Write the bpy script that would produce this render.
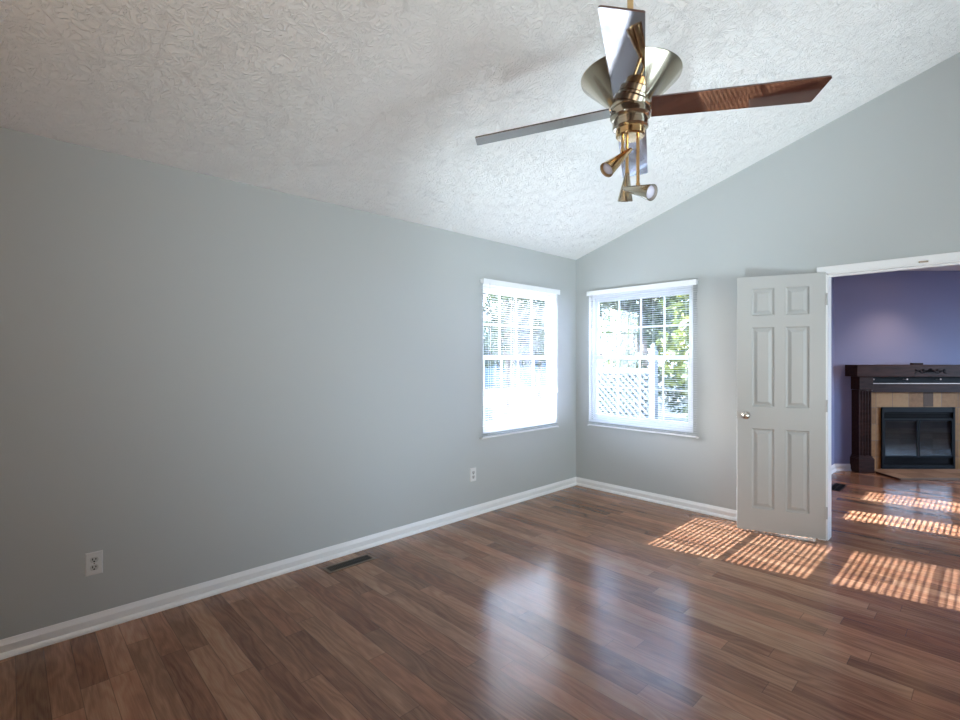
import bpy, bmesh, math, random
from mathutils import Vector, Matrix
R_ = math.radians
PI = math.pi
random.seed(7)
for o in list(bpy.data.objects):
    bpy.data.objects.remove(o)
SC = bpy.context.scene
COL = SC.collection

# ------------------------------------------------------------------ camera, sky, sun, exposure
YAW = R_(46.32)
CAMP = Vector((3.159, -4.461, 1.379))
cam = bpy.data.cameras.new('camera')
cam.sensor_fit = 'HORIZONTAL'
cam.sensor_width = 36.0
cam.lens = 36.0 * 493.3 / 960
cam.shift_y = -(360 - 357.6) / 960
cam.clip_start = 0.02
co = bpy.data.objects.new('camera', cam)
co.location = CAMP
co.rotation_euler = (R_(90), 0, YAW)
COL.objects.link(co)
SC.camera = co

SUN_TAN, SUN_AZ = 0.56, 0.20
sun = bpy.data.lights.new('sun', 'SUN')
sun.energy = 33.0
sun.color = (0.90, 0.96, 1.0)
sun.angle = R_(0.25)
so = bpy.data.objects.new('sun', sun)
so.rotation_euler = Vector((1, SUN_AZ, -SUN_TAN)).to_track_quat('-Z', 'Y').to_euler()
so.location = (-6, -3, 6)
COL.objects.link(so)

world = bpy.data.worlds.new('sky')
SC.world = world
world.use_nodes = True
wn = world.node_tree
wn.nodes.clear()
wo = wn.nodes.new('ShaderNodeOutputWorld')
wb = wn.nodes.new('ShaderNodeBackground')
sky = wn.nodes.new('ShaderNodeTexSky')
sky.sky_type = 'NISHITA'
sky.sun_disc = False
sky.sun_elevation = math.atan(SUN_TAN / math.hypot(1, SUN_AZ))
sky.sun_rotation = math.atan2(-1, -SUN_AZ)
sky.dust_density = 2.0
wmix = wn.nodes.new('ShaderNodeMix')
wmix.data_type = 'RGBA'
wmix.inputs[0].default_value = 0.5
wmix.inputs[7].default_value = (3.6, 5.4, 8.4, 1)
wn.links.new(sky.outputs[0], wmix.inputs[6])
wn.links.new(wmix.outputs[2], wb.inputs[0])
wb.inputs[1].default_value = 2.3
wn.links.new(wb.outputs[0], wo.inputs[0])

vs = SC.view_settings
SC.display_settings.display_device = 'sRGB'
vs.view_transform = 'Standard'
vs.look = 'None'
vs.exposure = 0.6
vs.gamma = 1.0
vs.use_curve_mapping = False
SC.cycles.max_bounces = 14
SC.cycles.diffuse_bounces = 8
SC.cycles.glossy_bounces = 6
SC.cycles.transparent_max_bounces = 16
SC.cycles.sample_clamp_indirect = 8.0
SC.cycles.use_denoising = True


def portal(loc, aim, w, h):
    l = bpy.data.lights.new('sky_portal', 'AREA')
    l.shape = 'RECTANGLE'
    l.size, l.size_y = w, h
    l.cycles.is_portal = True
    o = bpy.data.objects.new('sky_portal', l)
    o.location = loc
    o.rotation_euler = Vector(aim).to_track_quat('-Z', 'Z').to_euler()
    COL.objects.link(o)


portal((-0.16, -0.86, 1.37), (1, 0, 0), 1.06, 1.34)
portal((0.7175, 0.16, 1.37), (0, -1, 0), 1.10, 1.34)
portal((7.16, 3.95, 1.40), (-1, 0, 0), 2.5, 1.5)

# warm fill spot added behind the camera, out of view, to lift the ceiling
lamp = bpy.data.lights.new('warm_fill', 'SPOT')
lamp.spot_size = R_(165)
lamp.spot_blend = 0.8
lamp.energy = 105
lamp.color = (1.0, 0.78, 0.58)
lamp.shadow_soft_size = 0.18
lo = bpy.data.objects.new('warm_fill', lamp)
lo.location = (2.6, -6.0, 1.55)
lo.rotation_euler = (PI, 0, 0)
COL.objects.link(lo)

# added out-of-frame fill spots that brighten the ceiling towards the windowed corner
for _loc, _e in (((5.9, -1.7, 1.0), 255), ((5.7, -3.7, 1.0), 255), ((4.8, -5.6, 1.1), 140), ((1.9, -4.1, 0.14), 230)):
    up = bpy.data.lights.new('ceiling_fill', 'SPOT')
    up.energy = _e
    up.color = (0.74, 0.91, 1.0) if _e > 200 else (1.0, 0.86, 0.70)
    up.spot_size = R_(82 if _loc[2] > 0.5 else 53)
    up.spot_blend = 1.0
    up.shadow_soft_size = 0.8 if _loc[2] > 0.5 else 0.1
    uo = bpy.data.objects.new('ceiling_fill', up)
    uo.location = _loc
    uo.rotation_euler = (Vector((0.5, -0.9, 2.62) if _loc[2] > 0.5 else (0.95, -0.75, 2.72)) - Vector(_loc)).to_track_quat('-Z', 'Y').to_euler()
    COL.objects.link(uo)

# ------------------------------------------------------------------ materials


class N:
    """small node-graph writer"""

    def __init__(s, name):
        s.m = bpy.data.materials.new(name)
        s.m.use_nodes = True
        s.t = s.m.node_tree
        s.t.nodes.clear()
        s.out = s.t.nodes.new('ShaderNodeOutputMaterial')

    def n(s, typ, ins=None, **kw):
        d = s.t.nodes.new('ShaderNode' + typ)
        for k, v in kw.items():
            setattr(d, k, v)
        for k, v in (ins or {}).items():
            if isinstance(v, bpy.types.NodeSocket):
                s.t.links.new(v, d.inputs[k])
            else:
                d.inputs[k].default_value = v
        return d

    def math(s, op, a, b=0.0, c=None):
        ins = {0: a, 1: b}
        if c is not None:
            ins[2] = c
        return s.n('Math', ins, operation=op).outputs[0]

    def mix(s, f, a, b, mode='MIX'):
        return s.n('Mix', {0: f, 6: a, 7: b}, data_type='RGBA', blend_type=mode).outputs[2]

    def ramp(s, f, stops, interp='LINEAR'):
        d = s.n('ValToRGB', {0: f})
        d.color_ramp.interpolation = interp
        e = d.color_ramp.elements
        while len(e) < len(stops):
            e.new(0.5)
        for el, (p, c) in zip(e, stops):
            el.position = p
            el.color = c if len(c) == 4 else (*c, 1)
        return d.outputs[0]

    def xyz(s, kind='Object'):
        tc = s.n('TexCoord').outputs[kind]
        sp = s.n('SeparateXYZ', {0: tc})
        return tc, sp.outputs[0], sp.outputs[1], sp.outputs[2]

    def vec(s, x, y, z=0.0):
        return s.n('CombineXYZ', {0: x, 1: y, 2: z}).outputs[0]

    def noise(s, v, scale, detail=3.0, rough=0.5, dist=0.0):
        return s.n('TexNoise', {'Vector': v, 'Scale': scale, 'Detail': detail, 'Roughness': rough, 'Distortion': dist}).outputs[0]

    def bsdf(s, **kw):
        ins = {k.replace('_', ' '): v for k, v in kw.items()}
        b = s.n('BsdfPrincipled', ins)
        s.t.links.new(b.outputs[0], s.out.inputs[0])
        return b

    def bump(s, h, strength, dist):
        return s.n('Bump', {'Height': h, 'Strength': strength, 'Distance': dist}).outputs[0]


def c4(r, g, b):
    return (r, g, b, 1.0)


def srgb(r, g, b):
    f = lambda c: (c / 255 / 12.92) if c / 255 <= 0.04045 else ((c / 255 + 0.055) / 1.055) ** 2.4
    return (f(r), f(g), f(b), 1.0)


def paint(name, col, rough=0.5, noise_amt=0.03, bump=0.0, scale=60, spec=0.5, metal=0.0, coat=0.0):
    g = N(name)
    tc, x, y, z = g.xyz()
    nz = g.noise(tc, scale, 4)
    dark = tuple(c * (1 - noise_amt) for c in col[:3]) + (1,)
    lite = tuple(min(1, c * (1 + noise_amt)) for c in col[:3]) + (1,)
    kw = {}
    if bump:
        kw['Normal'] = g.bump(nz, bump, 0.002)
    g.bsdf(Base_Color=g.mix(nz, dark, lite), Roughness=rough, Metallic=metal, Specular_IOR_Level=spec, Coat_Weight=coat, **kw)
    return g.m


M_WALL = paint('grey_wall_paint', c4(0.446, 0.466, 0.462), 0.55, 0.02, 0.06, 220, 0.35)
M_PURPLE = paint('periwinkle_wall_paint', c4(0.228, 0.236, 0.375), 0.6, 0.02, 0.06, 220, 0.3)
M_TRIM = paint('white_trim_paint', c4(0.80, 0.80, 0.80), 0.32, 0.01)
M_DOOR = paint('shaded_white_door_paint', c4(0.43, 0.43, 0.42), 0.38, 0.015, 0.05, 120)  # base darkened to stand for shade on a door facing away from windows
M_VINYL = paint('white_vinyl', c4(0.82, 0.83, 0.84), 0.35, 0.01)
M_PLASTIC = paint('white_outlet_plastic', c4(0.66, 0.66, 0.65), 0.35, 0.01)
M_RECEPT = paint('off_white_receptacle', c4(0.50, 0.50, 0.48), 0.4, 0.01)
M_BLACK = paint('black_iron', c4(0.006, 0.006, 0.007), 0.55, 0.1, spec=0.12)
M_DARKMETAL = paint('dark_bronze_metal', c4(0.045, 0.035, 0.022), 0.45, 0.2, metal=0.4)
M_SLOT = paint('dark_slot', c4(0.01, 0.01, 0.01), 0.7, 0.1)
M_NICKEL = paint('satin_nickel', c4(0.55, 0.53, 0.50), 0.24, 0.03, metal=1.0)
M_BULB = paint('frosted_bulb_glass', c4(0.62, 0.60, 0.72), 0.25, 0.01)
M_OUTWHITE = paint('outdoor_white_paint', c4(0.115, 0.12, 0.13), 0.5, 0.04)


def brushed(name, col, rough):
    g = N(name)
    tc, x, y, z = g.xyz()
    nz = g.noise(g.n('Mapping', {0: tc, 3: (8, 8, 300)}).outputs[0], 3, 3)
    g.bsdf(Base_Color=g.mix(nz, tuple(c * 0.86 for c in col) + (1,), (*col, 1)), Metallic=1.0,
           Roughness=g.math('MULTIPLY_ADD', nz, 0.12, rough))
    return g.m


M_BRASS = brushed('antique_brass', (0.78, 0.55, 0.28), 0.14)
M_PEWTER = brushed('satin_brass_nickel', (0.62, 0.56, 0.44), 0.15)


def mat_floor():
    g = N('walnut_laminate')
    tc, x, y, z = g.xyz()
    W = 0.0965
    yr = g.math('DIVIDE', y, W)
    row = g.math('FLOOR', yr)
    fy = g.math('FRACT', yr)
    rr = g.n('TexWhiteNoise', {'W': row}, noise_dimensions='1D').outputs[0]
    xs = g.math('DIVIDE', g.math('ADD', x, g.math('MULTIPLY', rr, 7.31)), 0.93)
    pid = g.math('FLOOR', xs)
    fx = g.math('FRACT', xs)
    rnd = g.n('TexWhiteNoise', {'Vector': g.vec(row, pid, 3.0)}, noise_dimensions='3D')
    r1 = rnd.outputs[0]
    rs = g.n('SeparateColor', {0: rnd.outputs[1]})
    r2, r3 = rs.outputs[1], rs.outputs[2]
    # cathedral figure: long stretched domain, shifted per plank
    gx = g.math('MULTIPLY_ADD', r2, 31.0, g.math('MULTIPLY', x, 1.0))
    gy = g.math('MULTIPLY_ADD', r3, 17.0, y)
    warp = g.noise(g.vec(g.math('MULTIPLY', gx, 2.2), g.math('MULTIPLY', gy, 9.0)), 1.0, 2)
    rings = g.math('SINE', g.math('ADD', g.math('MULTIPLY', gy, 150.0), g.math('MULTIPLY', warp, 38.0)))
    fine = g.noise(g.vec(g.math('MULTIPLY', gx, 7.0), g.math('MULTIPLY', gy, 190.0)), 1.0, 5, 0.65)
    broad = g.noise(g.vec(g.math('MULTIPLY', gx, 1.3), g.math('MULTIPLY', gy, 13.0)), 1.0, 3)
    t = g.math('ADD', g.math('MULTIPLY', fine, 0.46), g.math('MULTIPLY', broad, 0.48))
    t = g.math('ADD', t, g.math('MULTIPLY', rings, 0.060))
    t = g.math('ADD', t, g.math('MULTIPLY', g.math('SUBTRACT', r1, 0.5), 0.30))
    col = g.ramp(t, [(0.20, (0.115, 0.048, 0.026)), (0.42, (0.230, 0.106, 0.060)), (0.60, (0.330, 0.165, 0.098)), (0.84, (0.44, 0.245, 0.150))])
    hue = g.mix(r2, c4(1.0, 0.93, 0.90), c4(0.93, 1.0, 1.0))
    col = g.mix(1.0, col, hue, 'MULTIPLY')
    # joints
    ey = g.math('MULTIPLY', g.math('MINIMUM', fy, g.math('SUBTRACT', 1.0, fy)), W)
    ex = g.math('MULTIPLY', g.math('MINIMUM', fx, g.math('SUBTRACT', 1.0, fx)), 0.93)
    e = g.math('MINIMUM', ey, ex)
    seam = g.n('MapRange', {0: e, 1: 0.0004, 2: 0.0022, 3: 0.45, 4: 1.0}, clamp=True).outputs[0]
    col = g.mix(1.0, col, g.vec(seam, seam, seam), 'MULTIPLY')
    nrm = g.bump(g.math('ADD', g.math('MULTIPLY', fine, 0.35), seam), 0.10, 0.001)
    rough = g.math('MULTIPLY_ADD', fine, 0.10, 0.15)
    g.bsdf(Base_Color=col, Roughness=rough, Specular_IOR_Level=0.55, Normal=nrm)
    return g.m


def mat_ceiling():
    g = N('stomped_texture_ceiling')
    tc, x, y, z = g.xyz()
    p = g.vec(x, y, 0.0)
    wob = g.n('TexNoise', {'Vector': p, 'Scale': 5.0, 'Detail': 2.0}).outputs[1]
    pw = g.n('VectorMath', {0: p, 1: g.n('VectorMath', {0: wob, 'Scale': 0.10}, operation='SCALE').outputs[0]}, operation='ADD').outputs[0]
    hs = []
    for k, (sc, off) in enumerate(((7.6, 0.0), (9.2, 4.7))):
        q = g.n('VectorMath', {0: pw, 1: (off, off * 0.7, 0)}, operation='ADD').outputs[0]
        v = g.n('TexVoronoi', {'Vector': q, 'Scale': sc, 'Randomness': 1.0}, voronoi_dimensions='2D', feature='F1')
        d = g.n('VectorMath', {0: q, 1: v.outputs['Position']}, operation='SUBTRACT').outputs[0]
        s = g.n('SeparateXYZ', {0: d})
        a = g.math('ARCTAN2', s.outputs[1], s.outputs[0])
        r = g.n('VectorMath', {0: d}, operation='LENGTH').outputs['Value']
        cid = g.n('SeparateColor', {0: v.outputs['Color']}).outputs[0]
        nz = g.noise(g.vec(g.math('MULTIPLY', a, 2.6), g.math('MULTIPLY', r, 36.0), g.math('MULTIPLY', cid, 90.0)), 1.0, 0.0, 0.5, 0.6)
        dev = g.math('ABSOLUTE', g.math('SUBTRACT', nz, 0.5))
        ridge = g.n('MapRange', {0: dev, 1: 0.0, 2: 0.085, 3: 1.0, 4: 0.0}, interpolation_type='SMOOTHSTEP').outputs[0]
        fade = g.n('MapRange', {0: r, 1: 0.008, 2: 0.032, 3: 0.0, 4: 1.0}, interpolation_type='SMOOTHSTEP').outputs[0]
        brk = g.n('MapRange', {0: g.noise(q, 30, 1), 1: 0.36, 2: 0.52, 3: 0.0, 4: 1.0}, interpolation_type='SMOOTHSTEP').outputs[0]
        hs.append(g.math('MULTIPLY', g.math('MULTIPLY', ridge, fade), brk))
    h = g.math('MAXIMUM', hs[0], hs[1])
    grit = g.noise(p, 130, 2)
    h = g.math('ADD', h, g.math('MULTIPLY', grit, 0.18))
    g.bsdf(Base_Color=c4(0.86, 0.855, 0.84), Roughness=0.8, Specular_IOR_Level=0.2, Normal=g.bump(h, 0.75, 0.004))
    return g.m


def mat_blade():
    g = N('lacquered_cherry')
    tc, x, y, z = g.xyz()
    nz = g.noise(g.vec(g.math('MULTIPLY', x, 6.0), g.math('MULTIPLY', y, 60.0), z), 1.0, 4)
    g.bsdf(Base_Color=g.ramp(nz, [(0.3, (0.036, 0.008, 0.006)), (0.7, (0.075, 0.019, 0.014))]), Roughness=0.06,
           IOR=1.8, Coat_Weight=1.0, Coat_Roughness=0.03, Coat_IOR=2.0)
    return g.m


def mat_darkwood():
    g = N('espresso_wood')
    tc, x, y, z = g.xyz()
    nz = g.noise(g.vec(g.math('MULTIPLY', x, 5.0), g.math('MULTIPLY', y, 40.0), g.math('MULTIPLY', z, 30.0)), 1.0, 4)
    g.bsdf(Base_Color=g.ramp(nz, [(0.3, (0.022, 0.009, 0.007)), (0.7, (0.050, 0.020, 0.014))]), Roughness=0.45, Specular_IOR_Level=0.1)
    return g.m


def mat_tile(name, cols, sx, sz, ox=0.0, oz=0.0, axis='XZ', seed=1.0):
    g = N(name)
    tc, x, y, z = g.xyz()
    v = z if axis == 'XZ' else y
    a = g.math('DIVIDE', g.math('ADD', x, ox), sx)
    b = g.math('DIVIDE', g.math('ADD', v, oz), sz)
    fa, fb = g.math('FRACT', a), g.math('FRACT', b)
    rn = g.n('TexWhiteNoise', {'Vector': g.vec(g.math('FLOOR', a), g.math('FLOOR', b), seed)}, noise_dimensions='3D').outputs[0]
    nz = g.noise(tc, 26, 5, 0.6)
    t = g.math('ADD', g.math('MULTIPLY', rn, 0.6), g.math('MULTIPLY', nz, 0.5))
    col = g.ramp(t, [(0.15, cols[0]), (0.5, cols[1]), (0.85, cols[2])])
    ea = g.math('MULTIPLY', g.math('MINIMUM', fa, g.math('SUBTRACT', 1.0, fa)), sx)
    eb = g.math('MULTIPLY', g.math('MINIMUM', fb, g.math('SUBTRACT', 1.0, fb)), sz)
    gr = g.math('LESS_THAN', g.math('MINIMUM', ea, eb), 0.0028)
    col = g.mix(gr, col, c4(0.17, 0.12, 0.08))
    g.bsdf(Base_Color=col, Roughness=0.5, Specular_IOR_Level=0.18, Normal=g.bump(g.math('SUBTRACT', nz, gr), 0.3, 0.002))
    return g.m


def mat_glass(name, tint=(1, 1, 1), strength=1.0, ior=1.45):
    g = N(name)
    bf = g.n('NewGeometry').outputs['Backfacing']
    fr = g.n('Fresnel', {'IOR': g.math('MULTIPLY_ADD', bf, 1 / ior - ior, ior)}).outputs[0]
    if strength != 1.0:
        fr = g.math('MULTIPLY', fr, strength)
    tr = g.n('BsdfTransparent', {0: (*tint, 1)}).outputs[0]
    gl = g.n('BsdfGlossy', {'Color': (1, 1, 1, 1), 'Roughness': 0.02}).outputs[0]
    mx = g.n('MixShader', {0: fr, 1: tr, 2: gl}).outputs[0]
    g.t.links.new(mx, g.out.inputs[0])
    return g.m


def mat_leaf(name, c1, c2):
    g = N(name)
    oi = g.n('Attribute', attribute_name='tone', attribute_type='GEOMETRY').outputs['Fac']
    col = g.mix(oi, (*c1, 1), (*c2, 1))
    df = g.n('BsdfPrincipled', {'Base Color': col, 'Roughness': 0.5}).outputs[0]
    tl = g.n('BsdfTranslucent', {'Color': col}).outputs[0]
    g.t.links.new(g.n('MixShader', {0: 0.45, 1: df, 2: tl}).outputs[0], g.out.inputs[0])
    return g.m


def mat_slat():
    g = N('white_blind_slat')
    df = g.n('BsdfPrincipled', {'Base Color': c4(0.55, 0.56, 0.58), 'Roughness': 0.28}).outputs[0]
    tl = g.n('BsdfTranslucent', {'Color': c4(0.80, 0.82, 0.85)}).outputs[0]
    g.t.links.new(g.n('MixShader', {0: 0.17, 1: df, 2: tl}).outputs[0], g.out.inputs[0])
    return g.m


def mat_ground(name, a, b, scale):
    g = N(name)
    tc, x, y, z = g.xyz()
    nz = g.noise(tc, scale, 6, 0.7)
    g.bsdf(Base_Color=g.ramp(nz, [(0.35, a), (0.7, b)]), Roughness=0.9, Normal=g.bump(nz, 0.6, 0.03))
    return g.m


M_FLOOR = mat_floor()
M_CEIL = mat_ceiling()
M_BLADE = mat_blade()
M_DARKWOOD = mat_darkwood()
M_TILE = mat_tile('tan_stone_tile', [(0.17, 0.075, 0.024), (0.31, 0.150, 0.052), (0.40, 0.215, 0.085)], 0.2, 0.2, 0.1, 0.03)
M_HEARTH = mat_tile('brown_hearth_tile', [(0.17, 0.10, 0.06), (0.27, 0.165, 0.10), (0.34, 0.22, 0.14)], 0.30, 0.25, 0.15, 0.0, 'XY')
M_GLASS = mat_glass('window_glass')
M_FIREGLASS = mat_glass('smoked_fireplace_glass', (0.58, 0.58, 0.57), 0.9, 1.5)
M_SLAT = mat_slat()
M_LEAF_Y = mat_leaf('yellow_green_leaf', (0.045, 0.065, 0.012), (0.17, 0.18, 0.035))
M_LEAF_G = mat_leaf('green_leaf', (0.02, 0.04, 0.012), (0.09, 0.12, 0.03))
M_LEAF_P = mat_leaf('pale_green_leaf', (0.022, 0.034, 0.012), (0.085, 0.105, 0.045))
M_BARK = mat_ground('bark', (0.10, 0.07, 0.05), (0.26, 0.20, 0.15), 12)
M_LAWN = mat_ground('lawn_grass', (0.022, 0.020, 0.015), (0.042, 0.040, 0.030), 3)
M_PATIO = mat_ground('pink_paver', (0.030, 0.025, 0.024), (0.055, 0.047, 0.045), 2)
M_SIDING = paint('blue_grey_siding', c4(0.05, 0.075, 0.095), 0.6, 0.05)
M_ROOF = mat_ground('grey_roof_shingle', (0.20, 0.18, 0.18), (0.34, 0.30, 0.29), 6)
M_BRICK = mat_tile('fireback_brick', [(0.12, 0.10, 0.085), (0.19, 0.165, 0.14), (0.26, 0.22, 0.19)], 0.2, 0.065)
M_FRIEZE_METAL = paint('polished_steel_rail', c4(0.30, 0.22, 0.19), 0.4, 0.05, metal=1.0)
_l = N('lit_lamp_glass')
_l.t.links.new(_l.n('Emission', {0: c4(1.0, 0.62, 0.32), 1: 12.0}).outputs[0], _l.out.inputs[0])
M_LAMPGLASS = _l.m

# ------------------------------------------------------------------ mesh helpers


def link(name, me, mat, parent=None, smooth=False):
    o = bpy.data.objects.new(name, me)
    if mat is not None:
        me.materials.append(mat)
    COL.objects.link(o)
    if parent is not None:
        o.parent = parent
    return o


def obj(name, bm, mat, parent=None, smooth=None, bevel=0.0):
    bmesh.ops.recalc_face_normals(bm, faces=bm.faces[:])
    me = bpy.data.meshes.new(name)
    bm.to_mesh(me)
    bm.free()
    if smooth is not None:
        for p in me.polygons:
            p.use_smooth = True
        me.set_sharp_from_angle(angle=R_(smooth))
    o = link(name, me, mat, parent)
    if bevel:
        b = o.modifiers.new('bevel', 'BEVEL')
        b.width = bevel
        b.segments = 2
        b.limit_method = 'ANGLE'
    return o


def empty(name, loc=(0, 0, 0), rz=0.0):
    o = bpy.data.objects.new(name, None)
    o.location = loc
    o.rotation_euler = (0, 0, rz)
    o.empty_display_size = 0.1
    COL.objects.link(o)
    return o


def tag(o, label, cat, group=None, kind=None):
    o['label'] = label
    o['category'] = cat
    if group:
        o['group'] = group
    if kind:
        o['kind'] = kind
    return o


def struct(o, label=None):
    o['kind'] = 'structure'
    if label:
        o['label'] = label
    return o


def box(bm, x0, x1, y0, y1, z0, z1, mtx=None):
    vs_ = [bm.verts.new((x, y, z)) for x in (x0, x1) for y in (y0, y1) for z in (z0, z1)]
    if mtx is not None:
        for v in vs_:
            v.co = mtx @ v.co
    for f in ((0, 1, 3, 2), (4, 6, 7, 5), (0, 4, 5, 1), (2, 3, 7, 6), (0, 2, 6, 4), (1, 5, 7, 3)):
        bm.faces.new([vs_[i] for i in f])
    return vs_


def prism(bm, pts, off):
    """extrude a planar polygon (3-D points) along off"""
    a = [bm.verts.new(p) for p in pts]
    b = [bm.verts.new(Vector(p) + Vector(off)) for p in pts]
    bm.faces.new(a)
    bm.faces.new(b[::-1])
    n = len(a)
    for i in range(n):
        bm.faces.new((a[i], a[(i + 1) % n], b[(i + 1) % n], b[i]))


def lathe(bm, prof, seg=48, mtx=None, cap=True):
    """prof: list of (r, z); revolve about z"""
    rings = []
    for r, z in prof:
        ring = []
        for k in range(seg):
            a = 2 * PI * k / seg
            v = Vector((r * math.cos(a), r * math.sin(a), z))
            if mtx is not None:
                v = mtx @ v
            ring.append(bm.verts.new(v))
        rings.append(ring)
    for a, b in zip(rings, rings[1:]):
        for k in range(seg):
            bm.faces.new((a[k], a[(k + 1) % seg], b[(k + 1) % seg], b[k]))
    if cap:
        bm.faces.new(rings[0][::-1])
        bm.faces.new(rings[-1])


def tube(bm, p0, p1, r, seg=16, r2=None):
    p0, p1 = Vector(p0), Vector(p1)
    d = p1 - p0
    m = Matrix.Translation(p0) @ d.to_track_quat('Z', 'Y').to_matrix().to_4x4()
    lathe(bm, [(r, 0), (r2 if r2 is not None else r, d.length)], seg, m)


def sweep(bm, pts, r, seg=8):
    pts = [Vector(p) for p in pts]
    rings = []
    for i, p in enumerate(pts):
        t = (pts[min(i + 1, len(pts) - 1)] - pts[max(i - 1, 0)]).normalized()
        q = t.to_track_quat('Z', 'Y')
        rings.append([bm.verts.new(p + q @ Vector((r * math.cos(2 * PI * k / seg), r * math.sin(2 * PI * k / seg), 0))) for k in range(seg)])
    for a, b in zip(rings, rings[1:]):
        for k in range(seg):
            bm.faces.new((a[k], a[(k + 1) % seg], b[(k + 1) % seg], b[k]))
    bm.faces.new(rings[0][::-1])
    bm.faces.new(rings[-1])


def copy_tree(o, parent=None):
    c = o.copy()
    COL.objects.link(c)
    if parent is not None:
        c.parent = parent
    for ch in list(o.children):
        copy_tree(ch, c)
    return c


# ------------------------------------------------------------------ the rooms
SL = 0.3075            # slope of the vaulted ceiling
H = 2.44
XR = 3.5               # ridge
XE = 7.0               # wall opposite the left wall
YF = -7.0              # wall behind the camera
T = 0.10               # wall thickness


def cz(x):
    return H + SL * (x if x <= XR else 2 * XR - x)


# window openings (main room)
LW = (-1.41, -0.345)     # along y on the left wall
BW = (0.165, 1.270)     # along x on the back wall
WZ = (0.70, 2.04)
DX = (2.264, 3.494)     # doorway on the back wall
DZ = 2.022

bm = bmesh.new()
prism(bm, [(0 - T, YF - T, 0), (XE + T, YF - T, 0), (XE + T, 6.0, 0), (1.79 - T, 6.0, 0), (1.79 - T, 0, 0), (0 - T, 0, 0)], (0, 0, -0.12))
struct(obj('floor', bm, M_FLOOR), 'walnut-brown laminate plank floor running through both rooms')

bm = bmesh.new()
prism(bm, [(-T - 0.02, YF - T, cz(0) - 0.0369), (XR, YF - T, cz(XR)), (XE + T + .02, YF - T, cz(XE) - 0.0369), (XE + T + .02, YF - T, cz(XE) + .15), (XR, YF - T, cz(XR) + .2), (-T - .02, YF - T, cz(0) + .15)], (0, -YF + 2 * T, 0))
struct(obj('ceiling', bm, M_CEIL), 'white stomp-textured vaulted ceiling')


def wall_y(bm, x, t, y0, y1, z1, holes):
    """wall in a plane x = const, thickness t (signed), holes (ya, yb, za, zb) sorted by y"""
    xa, xb = min(x, x + t), max(x, x + t)
    cur = y0
    for ya, yb, za, zb in holes:
        box(bm, xa, xb, cur, ya, 0, z1)
        if za > 0:
            box(bm, xa, xb, ya, yb, 0, za)
        box(bm, xa, xb, ya, yb, zb, z1)
        cur = yb
    box(bm, xa, xb, cur, y1, 0, z1)


bm = bmesh.new()
wall_y(bm, 0, -T, YF - T, T, H - 0.002, [(LW[0], LW[1], *WZ)])
struct(obj('wall_left', bm, M_WALL), 'long grey wall with one window')

bm = bmesh.new()


def gable(x0, x1, z0, z1=None):
    pts = [(x0, 0, z0), (x1, 0, z0)]
    if z1 is None:
        pts.append((x1, 0, cz(x1)))
        if x0 < XR < x1:
            pts.append((XR, 0, cz(XR)))
        pts.append((x0, 0, cz(x0)))
    else:
        pts += [(x1, 0, z1), (x0, 0, z1)]
    prism(bm, pts, (0, T, 0))


gable(0, BW[0], 0)
gable(BW[0], BW[1], 0, WZ[0])
gable(BW[0], BW[1], WZ[1])
gable(BW[1], DX[0], 0)
gable(DX[0], DX[1], DZ)
gable(DX[1], XE, 0)
struct(obj('wall_back', bm, M_WALL), 'grey gable wall with a window and a doorway')

bm = bmesh.new()
wall_y(bm, XE, T, YF - T, T, H - 0.002, [])
struct(obj('wall_right', bm, M_WALL))
bm = bmesh.new()
prism(bm, [(0, YF, 0), (XE, YF, 0), (XE, YF, cz(XE)), (XR, YF, cz(XR)), (0, YF, cz(0))], (0, -T, 0))
struct(obj('wall_front', bm, M_WALL))

# the purple room beyond the doorway
RX = Vector((math.cos(YAW), math.sin(YAW), 0))
FX = Vector((-math.sin(YAW), math.cos(YAW), 0))
A0 = Vector((1.79, 2.83, 0))
A1 = A0 + RX * 3.9
FWIN = ((0.56, 0.97), (1.38, 1.86))
FZ = (0.24, 2.02)
bm = bmesh.new()
wall_y(bm, 1.79, -T, T, 2.83, H, [(a, b, *FZ) for a, b in FWIN])
struct(obj('wall_far_left', bm, M_PURPLE), 'narrow strip of purple wall beyond the doorway')
bm = bmesh.new()
prism(bm, [A0, A1, A1 + FX * T, A0 + FX * T - RX * .06], (0, 0, H))
struct(obj('wall_far_corner', bm, M_PURPLE), 'purple wall behind the fireplace')
bm = bmesh.new()
box(bm, A1.x - 0.05, XE + T, A1.y, A1.y + T, 0, H)
struct(obj('wall_far_back', bm, M_PURPLE))
bm = bmesh.new()
wall_y(bm, XE, T, T, A1.y, H, [(2.7, 5.2, 0.65, 2.15)])  # unseen window opening added to bring sky light into the purple room
struct(obj('wall_far_right', bm, M_PURPLE))
bm = bmesh.new()
box(bm, 1.79 - T, XE + T, T, A1.y + T, H, H + 0.12)
struct(obj('ceiling_far', bm, paint('white_ceiling_paint', c4(0.72, 0.71, 0.70), 0.8, 0.02)))
# purple skin of the far side of the gable wall
bm = bmesh.new()
box(bm, 1.79, DX[0] - 0.05, T, T + 0.012, 0, H)
box(bm, DX[1] + 0.05, XE, T, T + 0.012, 0, H)
box(bm, DX[0] - 0.05, DX[1] + 0.05, T, T + 0.012, DZ + 0.05, H)
struct(obj('wall_far_front', bm, M_PURPLE))

# baseboards: one profile swept along straight runs
BBP = [(0, 0), (0.024, 0), (0.024, 0.008), (0.022, 0.014), (0.016, 0.022), (0.0125, 0.025), (0.0125, 0.058), (0.0105, 0.062), (0.004, 0.080), (0.003, 0.083), (0, 0.083)]


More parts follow.
